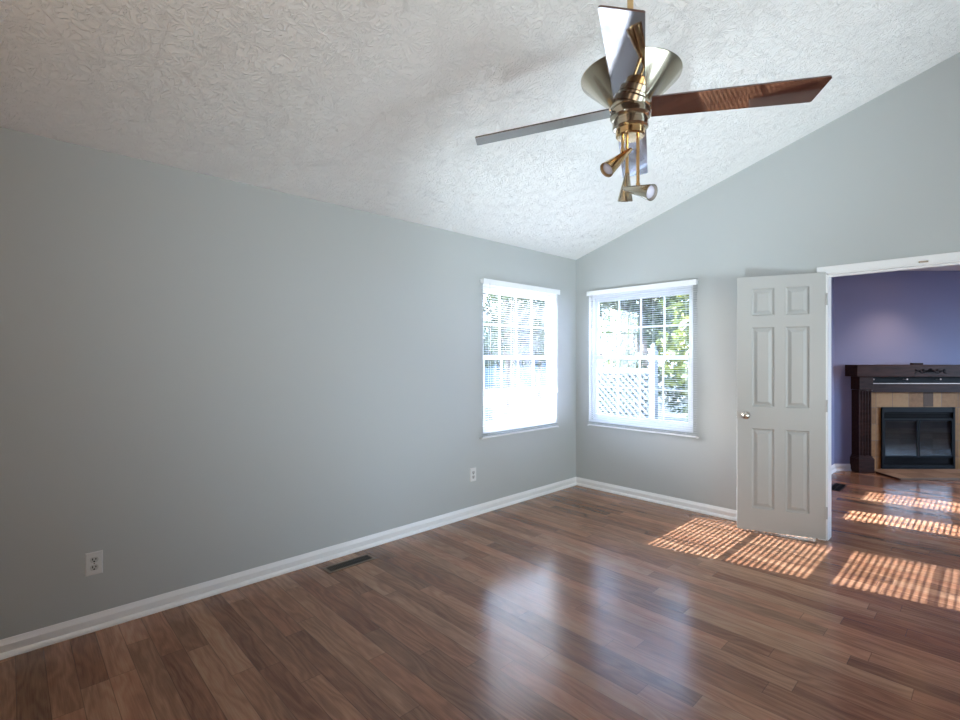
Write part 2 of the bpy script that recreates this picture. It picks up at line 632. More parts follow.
def baseboard(name, runs):
    bm = bmesh.new()
    for p0, p1, nrm in runs:
        p0, p1, n = Vector((*p0, 0)), Vector((*p1, 0)), Vector((*nrm, 0))
        prism(bm, [p0 + n * d + Vector((0, 0, z)) for d, z in BBP], p1 - p0)
    return struct(obj(name, bm, M_TRIM, smooth=25))


baseboard('baseboard_left', [((0, YF), (0, 0), (1, 0))])['label'] = 'white baseboard along the long grey wall'
baseboard('baseboard_back', [((0, 0), (DX[0] - 0.058, 0), (0, -1)), ((DX[1] + 0.058, 0), (XE, 0), (0, -1))])['label'] = 'white baseboard under the window by the door'
baseboard('baseboard_right', [((XE, YF), (XE, 0), (-1, 0))])
baseboard('baseboard_far', [((1.79, T), (1.79, 2.83), (1, 0)), (A0[:2], (A0 + RX * 0.27)[:2], (-FX)[:2])])['label'] = 'white baseboard of the purple room'

# doorway trim: jamb lining, stop and casing
bm = bmesh.new()
CW = 0.050


def casing_prof(w):
    return [(0, 0), (0, 0.010), (w * .25, 0.013), (w * .55, 0.015), (w * .8, 0.018), (w, 0.018), (w, 0)]


# header casing on the main-room side
prism(bm, [(DX[0] - CW, -d, DZ - 0.008 + s) for s, d in casing_prof(CW)], (DX[1] - DX[0] + 2 * CW, 0, 0))
for sx, xe in ((-1, DX[0] + 0.008), (1, DX[1] - 0.008)):
    prism(bm, [(xe + sx * s, -d, 0) for s, d in casing_prof(CW)], (0, 0, DZ - 0.008))
box(bm, DX[0], DX[0] + 0.018, 0, T + .012, 0, DZ)
box(bm, DX[1] - 0.018, DX[1], 0, T + .012, 0, DZ)
box(bm, DX[0], DX[1], 0, T + .012, DZ - 0.018, DZ)
box(bm, DX[0] + .018, DX[1] - .018, 0.045, 0.08, DZ - 0.030, DZ - 0.018)
for sx, xe in ((-1, DX[0]), (1, DX[1])):
    box(bm, xe + (sx - 1) / 2 * CW, xe + (sx + 1) / 2 * CW, T + .012, T + .026, 0, DZ + CW)
box(bm, DX[0], DX[1], T + .012, T + .026, DZ, DZ + CW)
dt = struct(obj('trim_1', bm, M_TRIM, smooth=25), 'white casing around the open doorway')
bm = bmesh.new()
box(bm, 2.795, 2.845, -0.0195, -0.011, DZ - 0.004, DZ + 0.006)
obj('catch_plate', bm, M_NICKEL, dt)['label'] = 'small metal catch plate in the header'

# ------------------------------------------------------------------ six-panel door leaf, hinged on the doorway's left jamb
DW, DH, DT = 0.590, 2.000, 0.035
hinge = Vector((2.264, -0.006, 0))
latch = hinge - Vector((math.cos(R_(21)), math.sin(R_(21)), 0))
drot = math.atan2(latch.y - hinge.y, latch.x - hinge.x)
door = empty('door_1', (hinge.x, hinge.y, 0.017), drot)   # local +x runs from hinge to latch, local y+ faces the camera
struct(door, 'white six-panel door standing open into the grey room')
cols_ = ((0.103, 0.258), (0.332, 0.487))
rows_ = ((0.175, 0.805), (0.975, 1.600), (1.690, 1.905))
bm = bmesh.new()
# leaf with six openings
xs = [0, cols_[0][0], cols_[0][1], cols_[1][0], cols_[1][1], DW]
zs = [0] + [v for r in rows_ for v in r] + [DH]
for yy in (0, DT):
    grid = {(i, j): bm.verts.new((x, yy, z)) for i, x in enumerate(xs) for j, z in enumerate(zs)}
    for i in range(5):
        for j in range(len(zs) - 1):
            if i in (1, 3) and j in (1, 3, 5):
                continue
            bm.faces.new((grid[i, j], grid[i + 1, j], grid[i + 1, j + 1], grid[i, j + 1]))
for f in ([(0, 0, 0), (DW, 0, 0), (DW, DT, 0), (0, DT, 0)], [(0, 0, DH), (DW, 0, DH), (DW, DT, DH), (0, DT, DH)],
          [(0, 0, 0), (0, DT, 0), (0, DT, DH), (0, 0, DH)], [(DW, 0, 0), (DW, DT, 0), (DW, DT, DH), (DW, 0, DH)]):
    bm.faces.new([bm.verts.new(p) for p in f])
bmesh.ops.remove_doubles(bm, verts=bm.verts[:], dist=1e-5)
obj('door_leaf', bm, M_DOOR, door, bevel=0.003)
for (xa, xb) in cols_:
    for (za, zb) in rows_:
        bm = bmesh.new()
        for yy, sg in ((DT, -1), (0, 1)):
            rings = []
            for ins, dep in ((0, 0), (0.003, 0.0045), (0.008, 0.0105), (0.013, 0.0125), (0.019, 0.0125), (0.040, 0.0025)):
                y = yy + sg * dep
                rings.append([bm.verts.new(p) for p in ((xa + ins, y, za + ins), (xb - ins, y, za + ins), (xb - ins, y, zb - ins), (xa + ins, y, zb - ins))])
            for a, b in zip(rings, rings[1:]):
                for k in range(4):
                    bm.faces.new((a[k], a[(k + 1) % 4], b[(k + 1) % 4], b[k]))
            bm.faces.new(rings[-1])
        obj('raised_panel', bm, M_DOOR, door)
# knob set
kz, kx = 0.905, DW - 0.062
bm = bmesh.new()
for s, y0 in ((1, DT), (-1, 0)):
    m = Matrix.Translation((kx, y0, kz)) @ Matrix.Rotation(-s * PI / 2, 4, 'X')
    lathe(bm, [(0.032, 0), (0.032, 0.004), (0.027, 0.009), (0.013, 0.012), (0.012, 0.026), (0.020, 0.032), (0.027, 0.042), (0.027, 0.052), (0.021, 0.060), (0.010, 0.063), (0.001, 0.0632)], 32, m)
obj('door_knob', bm, M_NICKEL, door, smooth=40)['label'] = 'round satin nickel knob'
bm = bmesh.new()
box(bm, DW - 0.0005, DW + 0.0015, 0.006, DT - 0.006, kz - 0.029, kz + 0.029)
obj('latch_plate', bm, M_NICKEL, door)
for hz in (0.20, 1.0, 1.80):
    bm = bmesh.new()
    tube(bm, (-0.006, DT + 0.004, hz - 0.045), (-0.006, DT + 0.004, hz + 0.045), 0.006, 12)
    box(bm, -0.006, 0.004, DT - 0.001, DT + 0.003, hz - 0.044, hz + 0.044)
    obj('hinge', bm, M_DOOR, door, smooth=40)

# ------------------------------------------------------------------ windows and blinds


def make_window(name, w, label):
    """double-hung window; local x along the wall 0..w, local +y points outdoors, z from the floor"""
    e = empty(name)
    struct(e, label)
    z0, z1 = WZ
    bm = bmesh.new()
    f = 0.032
    ya, yb = 0.035, T + 0.005
    for a in ((0, f, ya, yb, z0, z1), (w - f, w, ya, yb, z0, z1), (f, w - f, ya, yb, z0, z0 + f), (f, w - f, ya, yb, z1 - f, z1)):
        box(bm, *a)
    obj('window_frame', bm, M_VINYL, e, bevel=0.002)
    bm = bmesh.new()
    box(bm, 0.001, w - 0.001, -0.002, ya, z0, z0 + 0.012)
    box(bm, 0.001, w - 0.001, -0.002, ya, z1 - 0.006, z1)
    box(bm, 0.0, 0.006, -0.002, ya, z0, z1)
    box(bm, w - 0.006, w, -0.002, ya, z0, z1)
    obj('window_reveal', bm, M_TRIM, e)
    mid = 1.378
    for nm, a, b, y0, y1 in (('lower_sash', z0 + f, mid + 0.020, 0.045, 0.068), ('upper_sash', mid - 0.020, z1 - f, 0.071, 0.094)):
        bm = bmesh.new()
        s = 0.036
        xa, xb = f, w - f
        rb = 0.052 if nm == 'lower_sash' else 0.040
        rt = 0.040
        box(bm, xa, xa + s, y0, y1, a, b)
        box(bm, xb - s, xb, y0, y1, a, b)
        box(bm, xa + s, xb - s, y0, y1, a, a + rb)
        box(bm, xa + s, xb - s, y0, y1, b - rt, b)
        sash = obj(nm, bm, M_VINYL, e, bevel=0.002)
        gm = bmesh.new()
        mb = 0.008
        ym = (y0 + y1) / 2
        gx0, gx1, gz0, gz1 = xa + s, xb - s, a + rb, b - rt
        for k in (1, 2, 3):
            xm = gx0 + (gx1 - gx0) * k / 4
            box(gm, xm - mb, xm + mb, ym - 0.004, ym + 0.004, gz0, gz1)
        zm = (gz0 + gz1) / 2
        box(gm, gx0, gx1, ym - 0.0041, ym + 0.0041, zm - mb, zm + mb)
        obj('muntin_grid', gm, M_VINYL, sash)
        pm = bmesh.new()
        box(pm, gx0 - 0.004, gx1 + 0.004, ym - 0.0075, ym - 0.0055, gz0 - 0.004, gz1 + 0.004)
        obj('glass_pane', pm, M_GLASS, sash)
    bm = bmesh.new()
    box(bm, w / 2 - 0.03, w / 2 + 0.03, 0.042, 0.070, mid + 0.020, mid + 0.030)
    obj('sash_lock', bm, M_VINYL, e, bevel=0.002)
    return e


w1 = make_window('window_1', LW[1] - LW[0], 'white gridded double-hung window in the long grey wall')
w1.location = (0, LW[0], 0)
w1.rotation_euler = (0, 0, PI / 2)
w2 = make_window('window_2', BW[1] - BW[0], 'white gridded double-hung window beside the open door')
w2.location = (BW[0], 0, 0)


def make_blind(w, label, ztop=2.076, zbot=0.664, tilt=0.5, outside=True):
    """mini blind; local x 0..w, local -y into the room"""
    e = empty('mini_blind')
    tag(e, label, 'window blind', 'white mini blinds')
    yc = -0.026
    bm = bmesh.new()
    # valance / headrail, a U-shaped channel with a returned front lip
    prism(bm, [(0, -0.004, ztop), (0, -0.052, ztop), (0, -0.055, ztop - 0.004), (0, -0.055, ztop - 0.046), (0, -0.052, ztop - 0.050), (0, -0.049, ztop - 0.046), (0, -0.049, ztop - 0.008), (0, -0.004, ztop - 0.008)], (w, 0, 0))
    box(bm, 0.004, w - 0.004, -0.042, -0.006, ztop - 0.036, ztop - 0.008)
    obj('headrail', bm, M_VINYL, e)
    bm = bmesh.new()
    n = int((ztop - 0.052 - zbot - 0.016) / 0.0203)
    tt = R_(tilt)
    for i in range(n):
        z = zbot + 0.026 + i * 0.0203
        row = []
        for k in range(5):
            s = (k - 2) / 2 * 0.0125
            cam_ = 0.0018 * (1 - ((k - 2) / 2) ** 2)
            row.append((yc + s * math.cos(tt), z + cam_ + s * math.sin(tt)))
        a = [bm.verts.new((0.006, y, zz)) for y, zz in row]
        b = [bm.verts.new((w - 0.006, y, zz)) for y, zz in row]
        for k in range(4):
            bm.faces.new((a[k], b[k], b[k + 1], a[k + 1]))
    s_ = obj('slats', bm, M_SLAT, e)
    for p in s_.data.polygons:
        p.use_smooth = True
    bm = bmesh.new()
    box(bm, 0.004, w - 0.004, yc - 0.013, yc + 0.013, zbot, zbot + 0.014)
    obj('bottom_rail', bm, M_VINYL, e, bevel=0.003)
    for xx in (-0.004, w - 0.010):
        bm = bmesh.new()
        box(bm, xx, xx + 0.014, yc - 0.010, -0.001, zbot - 0.004, zbot + 0.005)
        obj('hold_down_bracket', bm, M_VINYL, e)
    for k in range(4):
        xx = w * (0.09 + 0.82 * k / 3)
        bm = bmesh.new()
        for yy in (yc - 0.0132, yc + 0.0132):
            tube(bm, (xx, yy, zbot + 0.012), (xx, yy, ztop - 0.03), 0.0008, 6)
        obj('ladder_cord', bm, M_VINYL, e)
    bm = bmesh.new()
    tube(bm, (w - 0.05, -0.058, ztop - 0.04), (w - 0.05, -0.058, 1.06), 0.0012, 6)
    tube(bm, (w - 0.05, -0.058, 1.065), (w - 0.05, -0.058, 1.025), 0.004, 10, 0.007)
    obj('lift_cord', bm, M_VINYL, e)
    bm = bmesh.new()
    tube(bm, (0.07, -0.060, ztop - 0.04), (0.07, -0.060, 1.25), 0.003, 6)
    obj('tilt_wand', bm, mat_glass('clear_acrylic', (0.9, 0.9, 0.9)), e)
    return e


b1 = make_blind(1.095, 'white mini blind hanging over the window in the long wall')
b1.location = (0, -1.450, 0)
b1.rotation_euler = (0, 0, PI / 2)
b2 = make_blind(1.148, 'white mini blind hanging over the window beside the open door')
b2.location = (0.172, 0, 0)

# tall narrow windows of the purple room (they let the sun onto its floor)
for k, (ya, yb) in enumerate(FWIN):
    e = struct(empty('window_%d' % (3 + k), (1.79, ya, 0), PI / 2))
    w = yb - ya
    bm = bmesh.new()
    for a in ((0, .025, .03, T, FZ[0], FZ[1]), (w - .025, w, .03, T, FZ[0], FZ[1]), (.025, w - .025, .03, T, FZ[0], FZ[0] + .03), (.025, w - .025, .03, T, FZ[1] - .03, FZ[1]), (.025, w - .025, .05, .08, 1.1, 1.13)):
        box(bm, *a)
    obj('window_frame', bm, M_VINYL, e)
    bm = bmesh.new()
    box(bm, .02, w - .02, .062, .066, FZ[0] + .02, FZ[1] - .02)
    obj('glass_pane', bm, M_GLASS, e)
    bl = make_blind(w + .06, ('white mini blind over the narrow window next to the doorway in the purple room', 'white mini blind over the narrow window nearer the fireplace in the purple room')[k], FZ[1] + .03, FZ[0] - .02, tilt=14)
    bl.location = (1.79, ya - .03, 0)
    bl.rotation_euler = (0, 0, PI / 2)

# ------------------------------------------------------------------ outlets and floor registers


def make_outlet(label):
    """duplex outlet; local y=0 is the wall, -y the room, origin at the plate's centre"""
    e = empty('wall_outlet')
    tag(e, label, 'outlet', 'white wall outlets')
    bm = bmesh.new()
    # bevelled plate
    w, h = 0.0355, 0.058
    r0 = [bm.verts.new((sx * w, 0, sz * h)) for sx, sz in ((-1, -1), (1, -1), (1, 1), (-1, 1))]
    r1 = [bm.verts.new((sx * w, -0.003, sz * h)) for sx, sz in ((-1, -1), (1, -1), (1, 1), (-1, 1))]
    r2 = [bm.verts.new((sx * (w - .004), -0.006, sz * (h - .004))) for sx, sz in ((-1, -1), (1, -1), (1, 1), (-1, 1))]
    for a, b in ((r0, r1), (r1, r2)):
        for k in range(4):
            bm.faces.new((a[k], a[(k + 1) % 4], b[(k + 1) % 4], b[k]))
    bm.faces.new(r2)
    bm.faces.new(r0[::-1])
    obj('cover_plate', bm, M_PLASTIC, e)
    for zc in (-0.0195, 0.0195):
        bm = bmesh.new()
        pts = []
        for k in range(32):
            a = 2 * PI * k / 32
            x, z = 0.0172 * math.cos(a), 0.0172 * math.sin(a)
            pts.append((x, -0.005, zc + max(-0.0135, min(0.0135, z))))
        prism(bm, pts, (0, -0.003, 0))
        rc = obj('receptacle', bm, M_RECEPT, e)
        bm = bmesh.new()
        box(bm, -0.0085, -0.0045, -0.0084, -0.0078, zc - 0.002, zc + 0.0085)
        box(bm, 0.0045, 0.0085, -0.0084, -0.0078, zc - 0.001, zc + 0.0080)
        lathe(bm, [(0.0038, 0), (0.0038, 0.0006)], 12, Matrix.Translation((0, -0.0078, zc - 0.0080)) @ Matrix.Rotation(PI / 2, 4, 'X'))
        obj('slots', bm, M_SLOT, rc)['label'] = 'dark plug slots'
    bm = bmesh.new()
    lathe(bm, [(0.003, 0), (0.0025, 0.0012)], 12, Matrix.Translation((0, -0.006, 0)) @ Matrix.Rotation(PI / 2, 4, 'X'))
    obj('screw', bm, M_NICKEL, e)
    return e


o1 = make_outlet('white duplex outlet on the long wall, on its dim stretch away from the windows')
o1.location = (0, -4.149, 0.337)
o1.rotation_euler = (0, 0, PI / 2)
o2 = copy_tree(o1)
o2.location = (0, -1.530, 0.357)
o2['label'] = 'small white outlet on the long wall directly below the window'


def register(name, w, l, frame_mat, slot_mat, label, border):
    """floor register, local x = w, local y = l"""
    e = empty(name)
    tag(e, label, 'floor vent')
    bm = bmesh.new()
    x, y = w / 2, l / 2
    for a in ((-x, x, -y, -y + border), (-x, x, y - border, y), (-x, -x + border, -y + border, y - border), (x - border, x, -y + border, y - border)):
        box(bm, *a, 0.0, 0.004)
    obj('frame', bm, frame_mat, e, bevel=0.0012)
    bm = bmesh.new()
    box(bm, -x + border, x - border, -y + border, y - border, 0.0002, 0.0008)
    obj('duct', bm, M_SLOT, e)
    bm = bmesh.new()
    n = int((l - 2 * border) / 0.011)
    for k in range(n):
        yy = -y + border + (k + 0.5) * (l - 2 * border) / n
        box(bm, -x + border, x - border, yy - 0.0026, yy + 0.0026, 0.001, 0.003)
    box(bm, -0.003, 0.003, -y + border, y - border, 0.001, 0.0034)
    obj('louvers', bm, slot_mat, e)
    return e


r1 = register('floor_register', 0.112, 0.345, paint('wood_tone_frame', c4(0.155, 0.10, 0.062), 0.4, 0.15), M_DARKMETAL, 'long wood-framed floor vent with dark louvers beside the long wall', 0.020)
r1.location = (0.166, -2.81, 0)
r2 = register('floor_register', 0.11, 0.36, M_BLACK, M_BLACK, 'black floor vent in the purple room just past the door', 0.012)
r2.location = (1.990, 1.915, 0)

# ------------------------------------------------------------------ ceiling fan
FC = CAMP + RX * 0.643 + FX * 2.11
fan = empty('ceiling_fan', (FC.x, FC.y, cz(FC.x)))
tag(fan, 'ceiling fan with four glossy cherry blades, cone housing and three brass spotlights', 'ceiling fan')
ZT = cz(FC.x)


def fz(z):
    return z - ZT


bm = bmesh.new()
lathe(bm, [(0.068, 0.035), (0.066, -0.02), (0.050, -0.05), (0.020, -0.07), (0.014, -0.075)], 40)
obj('canopy', bm, M_BRASS, fan, smooth=40)
bm = bmesh.new()
tube(bm, (0, 0, -0.06), (0, 0, fz(2.50)), 0.013, 24)
obj('downrod', bm, M_BRASS, fan, smooth=40)
bm = bmesh.new()
lathe(bm, [(0.066, fz(2.435)), (0.074, fz(2.445)), (0.206, fz(2.572)), (0.208, fz(2.578)), (0.203, fz(2.578)), (0.120, fz(2.545)), (0.030, fz(2.53))], 64)
hs_ = obj('motor_housing', bm, M_PEWTER, fan, smooth=40)
hs_['label'] = 'wide inverted-cone satin housing'
for k in range(4):
    a = YAW + R_(20 + 90 * k)
    ca, sa = math.cos(a), math.sin(a)
    bm = bmesh.new()
    pts = []
    for j in range(13):
        t = PI * j / 12
        pts.append((ca * (0.180 + 0.016 * math.cos(t)), sa * (0.180 + 0.016 * math.cos(t)), fz(2.567) + 0.020 * math.sin(t)))
    sweep(bm, pts, 0.004)
    obj('rim_loop', bm, M_BRASS, hs_, smooth=60)
bm = bmesh.new()
lathe(bm, [(0.030, fz(2.475)), (0.078, fz(2.470)), (0.084, fz(2.458)), (0.084, fz(2.440)), (0.078, fz(2.436)), (0.078, fz(2.430)), (0.083, fz(2.427)), (0.084, fz(2.405)), (0.078, fz(2.398)), (0.070, fz(2.394)),
           (0.070, fz(2.385)), (0.074, fz(2.382)), (0.074, fz(2.360)), (0.068, fz(2.354)), (0.058, fz(2.352))], 48)
obj('hub', bm, M_PEWTER, fan, smooth=35)
bm = bmesh.new()
lathe(bm, [(0.060, fz(2.354)), (0.060, fz(2.326)), (0.054, fz(2.320)), (0.020, fz(2.318))], 48)
obj('light_collar', bm, M_BRASS, fan, smooth=35)
ZB = 2.417
for k in range(4):
    ang = YAW - R_(19.0) + k * PI / 2        # first blade points to the right of the view
    m = Matrix.Rotation(ang, 4, 'Z') @ Matrix.Translation((0, 0, fz(ZB + 0.026))) @ Matrix.Rotation(R_(3.2), 4, 'Y') @ Matrix.Rotation(R_(-11), 4, 'X')
    bm = bmesh.new()
    hw = 0.068
    # outline: clockwise side (-y) runs a little longer than the other
    def corner(cx_, cy_, r, a0, a1):
        return [(cx_ + r * math.cos(R_(a0 + (a1 - a0) * i / 5)), cy_ + r * math.sin(R_(a0 + (a1 - a0) * i / 5))) for i in range(6)]
    out = [(0.085, hw * 0.92), (0.085, -hw * 0.92)] + corner(0.716 - 0.010, -hw + 0.010, 0.010, -90, -5) + corner(0.686 - 0.010, hw - 0.010, 0.010, -5, 90)
    prism(bm, [m @ Vector((x, y, -0.003)) for x, y in out], m.to_3x3() @ Vector((0, 0, 0.006)))
    bl = obj('blade', bm, M_BLADE, fan)
    bm = bmesh.new()
    prism(bm, [m @ Vector(p) for p in ((0.060, 0.016, 0.0032), (0.060, -0.016, 0.0032), (0.13, -0.034, 0.0032), (0.17, -0.030, 0.0032), (0.185, 0, 0.0032), (0.17, 0.030, 0.0032), (0.13, 0.034, 0.0032))], m.to_3x3() @ Vector((0, 0, 0.004)))
    obj('blade_iron', bm, M_BRASS, bl)

# three drop rods with cone spotlights; offsets in view axes (right, away), angles of the cone axis
def vax(r, f, z):
    return RX * r + FX * f + Vector((0, 0, z))


spots = [  # rod foot (right, away), rod end z, cone tip offset, cone mouth offset
    ((-0.037, -0.016), 2.262, (0.044, 0.020, 0.012), (-0.078, -0.035, -0.100)),
    ((-0.004, 0.034), 2.190, (0.002, 0.000, 0.004), (0.000, 0.030, -0.122)),
    ((0.027, -0.018), 2.112, (-0.057, 0.026, -0.006), (0.024, -0.100, -0.066)),
]
for (r, f), ze, tip, mouth in spots:
    bm = bmesh.new()
    p = vax(r, f, 0)
    tube(bm, (p.x, p.y, fz(2.322)), (p.x, p.y, fz(ze)), 0.0068, 16)
    tube(bm, (p.x, p.y, fz(ze + 0.006)), (p.x, p.y, fz(ze - 0.010)), 0.0085, 16)
    rod = obj('lamp_rod', bm, M_BRASS, fan, smooth=40)
    a = p + vax(*tip[:2], 0) + Vector((0, 0, fz(ze) + tip[2]))
    b = p + vax(*mouth[:2], 0) + Vector((0, 0, fz(ze) + mouth[2]))
    L = (b - a).length
    mm = Matrix.Translation(a) @ (b - a).to_track_quat('Z', 'Y').to_matrix().to_4x4()
    bm = bmesh.new()
    lathe(bm, [(0.004, 0), (0.008, 0.004), (0.032, L - 0.004), (0.033, L), (0.030, L), (0.029, L - 0.004), (0.016, L * 0.5), (0.008, L * .4)], 32, mm)
    obj('lamp_shade', bm, M_BRASS if ze > 2.2 else M_PEWTER, rod, smooth=40)
    bm = bmesh.new()
    lathe(bm, [(0.010, L * 0.55), (0.027, L - 0.014), (0.024, L - 0.008), (0.012, L - 0.004), (0.001, L - 0.003)], 24, mm)
    obj('bulb', bm, M_BULB, rod, smooth=50)

# ------------------------------------------------------------------ fireplace; local x along the wall, -y out into the room
FP = CAMP + RX * 5.32 + FX * 6.035
FP.z = 0
fpl = empty('fireplace', FP, YAW)
tag(fpl, 'dark wood fireplace mantel with tan stone tile and black glass-doored firebox', 'fireplace')
D0 = -0.002


def part(name, boxes, mat, parent=fpl, bevel=0.0, **kw):
    bm = bmesh.new()
    for b in boxes:
        box(bm, *b)
    return obj(name, bm, mat, parent, bevel=bevel, **kw)


# tile surround (a U of stone around the firebox)
part('tile_surround', [(-0.66, -0.443, -0.03, D0, 0.02, 0.985), (0.443, 0.66, -0.03, D0, 0.02, 0.985), (-0.443, 0.443, -0.03, D0, 0.777, 0.985)], M_TILE)
dk = part('accent_tile', [(0.075, 0.197, -0.0312, -0.029, 0.782, 0.968)], paint('brown_stone', c4(0.10, 0.052, 0.026), 0.5, 0.2, 0.2, spec=0.15))
dk['label'] = 'one darker brown tile above the firebox'
# hearth
hb = bmesh.new()
prism(hb, [(-0.60, -0.50, 0.001), (0.60, -0.50, 0.001), (0.60, -0.03, 0.001), (-0.60, -0.03, 0.001)], (0, 0, 0.024))
obj('hearth', hb, M_HEARTH, fpl, bevel=0.003)
for _x in (-0.612, 0.600):
    part('hearth_edging', [(_x, _x + 0.012, -0.50, -0.17, 0.001, 0.022)], M_DARKWOOD)
# firebox: black surround, louvers, glass doors, brick inside
fb = part('firebox', [(-0.443, -0.420, -0.055, -0.02, 0.03, 0.777), (0.420, 0.443, -0.055, -0.02, 0.03, 0.777),
                      (-0.420, 0.420, -0.050, -0.02, 0.715, 0.777), (-0.420, 0.420, -0.050, -0.02, 0.03, 0.075),
                      (-0.420, 0.420, -0.046, -0.02, 0.630, 0.640), (-0.420, 0.420, -0.046, -0.02, 0.165, 0.178),
                      (-0.420, 0.420, -0.024, -0.020, 0.075, 0.165), (-0.420, 0.420, -0.024, -0.020, 0.640, 0.715)], M_BLACK)
M_LOUVER = paint('charcoal_louver', c4(0.012, 0.010, 0.009), 0.6, 0.1, spec=0.05)
for z0, z1, n in ((0.640, 0.715, 4), (0.075, 0.165, 4)):
    bm = bmesh.new()
    for k in range(n):
        z = z0 + (k + 0.5) * (z1 - z0) / n
        box(bm, -0.42, 0.42, -0.006, 0.006, -0.0015, 0.0015, Matrix.Translation((0, -0.036, z)) @ Matrix.Rotation(R_(35), 4, 'X'))
    obj('louvers', bm, M_LOUVER, fb)
part('fireback', [(-0.42, 0.42, -0.022, -0.004, 0.178, 0.63)], M_BRICK, fb)
for xa, xb in ((-0.418, -0.006), (0.006, 0.418)):
    g_ = part('glass_door', [(xa, xb, -0.047, -0.043, 0.182, 0.626)], M_FIREGLASS)
    part('door_frame', [(xa, xa + .012, -0.052, -0.041, 0.180, 0.628), (xb - .012, xb, -0.052, -0.041, 0.180, 0.628), (xa + .012, xb - .012, -0.052, -0.041, 0.180, 0.190), (xa + .012, xb - .012, -0.052, -0.041, 0.616, 0.628)], M_BLACK, g_)
# pilasters with flutes, plinth, capital
for s in (-1, 1):
    bm = bmesh.new()
    xc = s * 0.708
    hw = 0.074
    pts = [(xc - hw, D0), (xc - hw, -0.13)]
    for k in range(4):
        c = xc - 0.051 + k * 0.034
        for j in range(9):
            t = PI * j / 8
            pts.append((c - 0.0125 * math.cos(t), -0.13 + 0.0105 * math.sin(t)))
    pts += [(xc + hw, -0.13), (xc + hw, D0)]
    prism(bm, [(x, y, 0.20) for x, y in pts], (0, 0, 0.79))
    pil = obj('pilaster', bm, M_DARKWOOD, fpl)
    bm = bmesh.new()
    box(bm, xc - 0.094, xc + 0.094, -0.155, D0, 0.0, 0.165)
    prism(bm, [(xc - 0.094, -0.155, 0.165), (xc + 0.094, -0.155, 0.165), (xc + 0.094, D0, 0.165), (xc - 0.094, D0, 0.165)], (0, 0, 0.006))
    box(bm, xc - 0.088, xc + 0.088, -0.149, D0, 0.171, 0.183)
    box(bm, xc - 0.081, xc + 0.081, -0.141, D0, 0.183, 0.200)
    obj('plinth', bm, M_DARKWOOD, pil, bevel=0.003)
    bm = bmesh.new()
    box(bm, xc - 0.083, xc + 0.083, -0.148, D0, 0.995, 1.150)
    obj('capital', bm, M_DARKWOOD, pil, bevel=0.003)
    bm = bmesh.new()
    for k in range(11):
        lathe(bm, [(0.0005, -0.006), (0.0045, -0.004), (0.006, 0), (0.0045, 0.004), (0.0005, 0.006)], 10, Matrix.Translation((xc - 0.075 + k * 0.015, -0.138, 0.985)))
    obj('bead_row', bm, paint('worn_bead', c4(0.10, 0.05, 0.04), 0.4, 0.2), pil, smooth=60)['label'] = 'reddish row of beads'
part('frieze', [(-0.63, 0.63, -0.115, D0, 0.960, 1.062)], M_DARKWOOD, bevel=0.003)
part('mantel_back', [(-0.63, 0.63, -0.06, D0, 1.062, 1.152)], M_BLACK)
part('steel_rail', [(-0.625, 0.625, -0.128, -0.100, 1.066, 1.072)], M_FRIEZE_METAL)
for x in (-0.60, -0.20, 0.20, 0.60):
    bm = bmesh.new()
    lathe(bm, [(0.003, 0), (0.003, 0.05), (0.009, 0.054), (0.009, 0.062), (0.001, 0.064)], 16, Matrix.Translation((x, -0.062, 1.118)) @ Matrix.Rotation(PI / 2, 4, 'X'))
    obj('hook', bm, M_FRIEZE_METAL, fpl, smooth=40)
sh = part('mantel_shelf', [(-0.862, 0.862, -0.205, D0, 1.152, 1.293)], M_DARKWOOD, bevel=0.004)
# carved scroll applique
bm = bmesh.new()
rng = random.Random(3)
for s in (-1, 1):
    for k in range(4):
        cx0 = s * (0.035 + 0.042 * k)
        rad = 0.017 - 0.002 * k
        pts = []
        for j in range(22):
            t = j / 21
            a = s * (0.4 + 5.4 * t)
            rr = rad * (1 - 0.7 * t)
            pts.append((cx0 + rr * math.sin(a), -0.207 - 0.004 * (1 - t), 1.222 + (0.008 if k % 2 else -0.006) + rr * math.cos(a)))
        sweep(bm, pts, 0.0042, 6)
    sweep(bm, [(s * (0.01 + 0.018 * j), -0.207, 1.205 + 0.012 * math.sin(j * 1.1)) for j in range(11)], 0.0038, 6)
for k in range(7):
    a = PI * k / 6
    sweep(bm, [(0, -0.207, 1.210), (0.020 * math.cos(a), -0.211, 1.212 + 0.024 * math.sin(a)), (0.032 * math.cos(a), -0.207, 1.213 + 0.038 * math.sin(a))], 0.0045, 6)
obj('carved_scroll', bm, M_BLACK, sh, smooth=50)

bm = bmesh.new()
box(bm, -0.065, 0.065, -0.02, 0.02, 0, 0.022)
bx_ = obj('small_box', bm, M_DARKWOOD, None, bevel=0.004)
p = FP - FX * 0.12 + RX * (-0.085)
bx_.location = (p.x, p.y, 1.2935)
bx_.rotation_euler = (0, 0, YAW)
tag(bx_, 'small flat dark box lying on top of the mantel shelf', 'box')
bm = bmesh.new()
box(bm, -0.052, 0.052, -0.021, -0.0195, 0.006, 0.016)
obj('box_lid_edge', bm, M_BLACK, bx_)

# recessed lamp in the purple room's ceiling (seen mirrored in the floor)
dl = empty('recessed_light', (2.56, 2.95, H))
tag(dl, 'round warm recessed light in the purple room ceiling in front of the fireplace', 'ceiling light')
bm = bmesh.new()
lathe(bm, [(0.060, -0.001), (0.085, -0.001), (0.085, -0.006), (0.060, -0.010)], 40, cap=False)
obj('trim_ring', bm, M_TRIM, dl, smooth=40)
bm = bmesh.new()
lathe(bm, [(0.001, -0.004), (0.060, -0.004)], 32, cap=False)
obj('lamp_lens', bm, M_LAMPGLASS, dl)

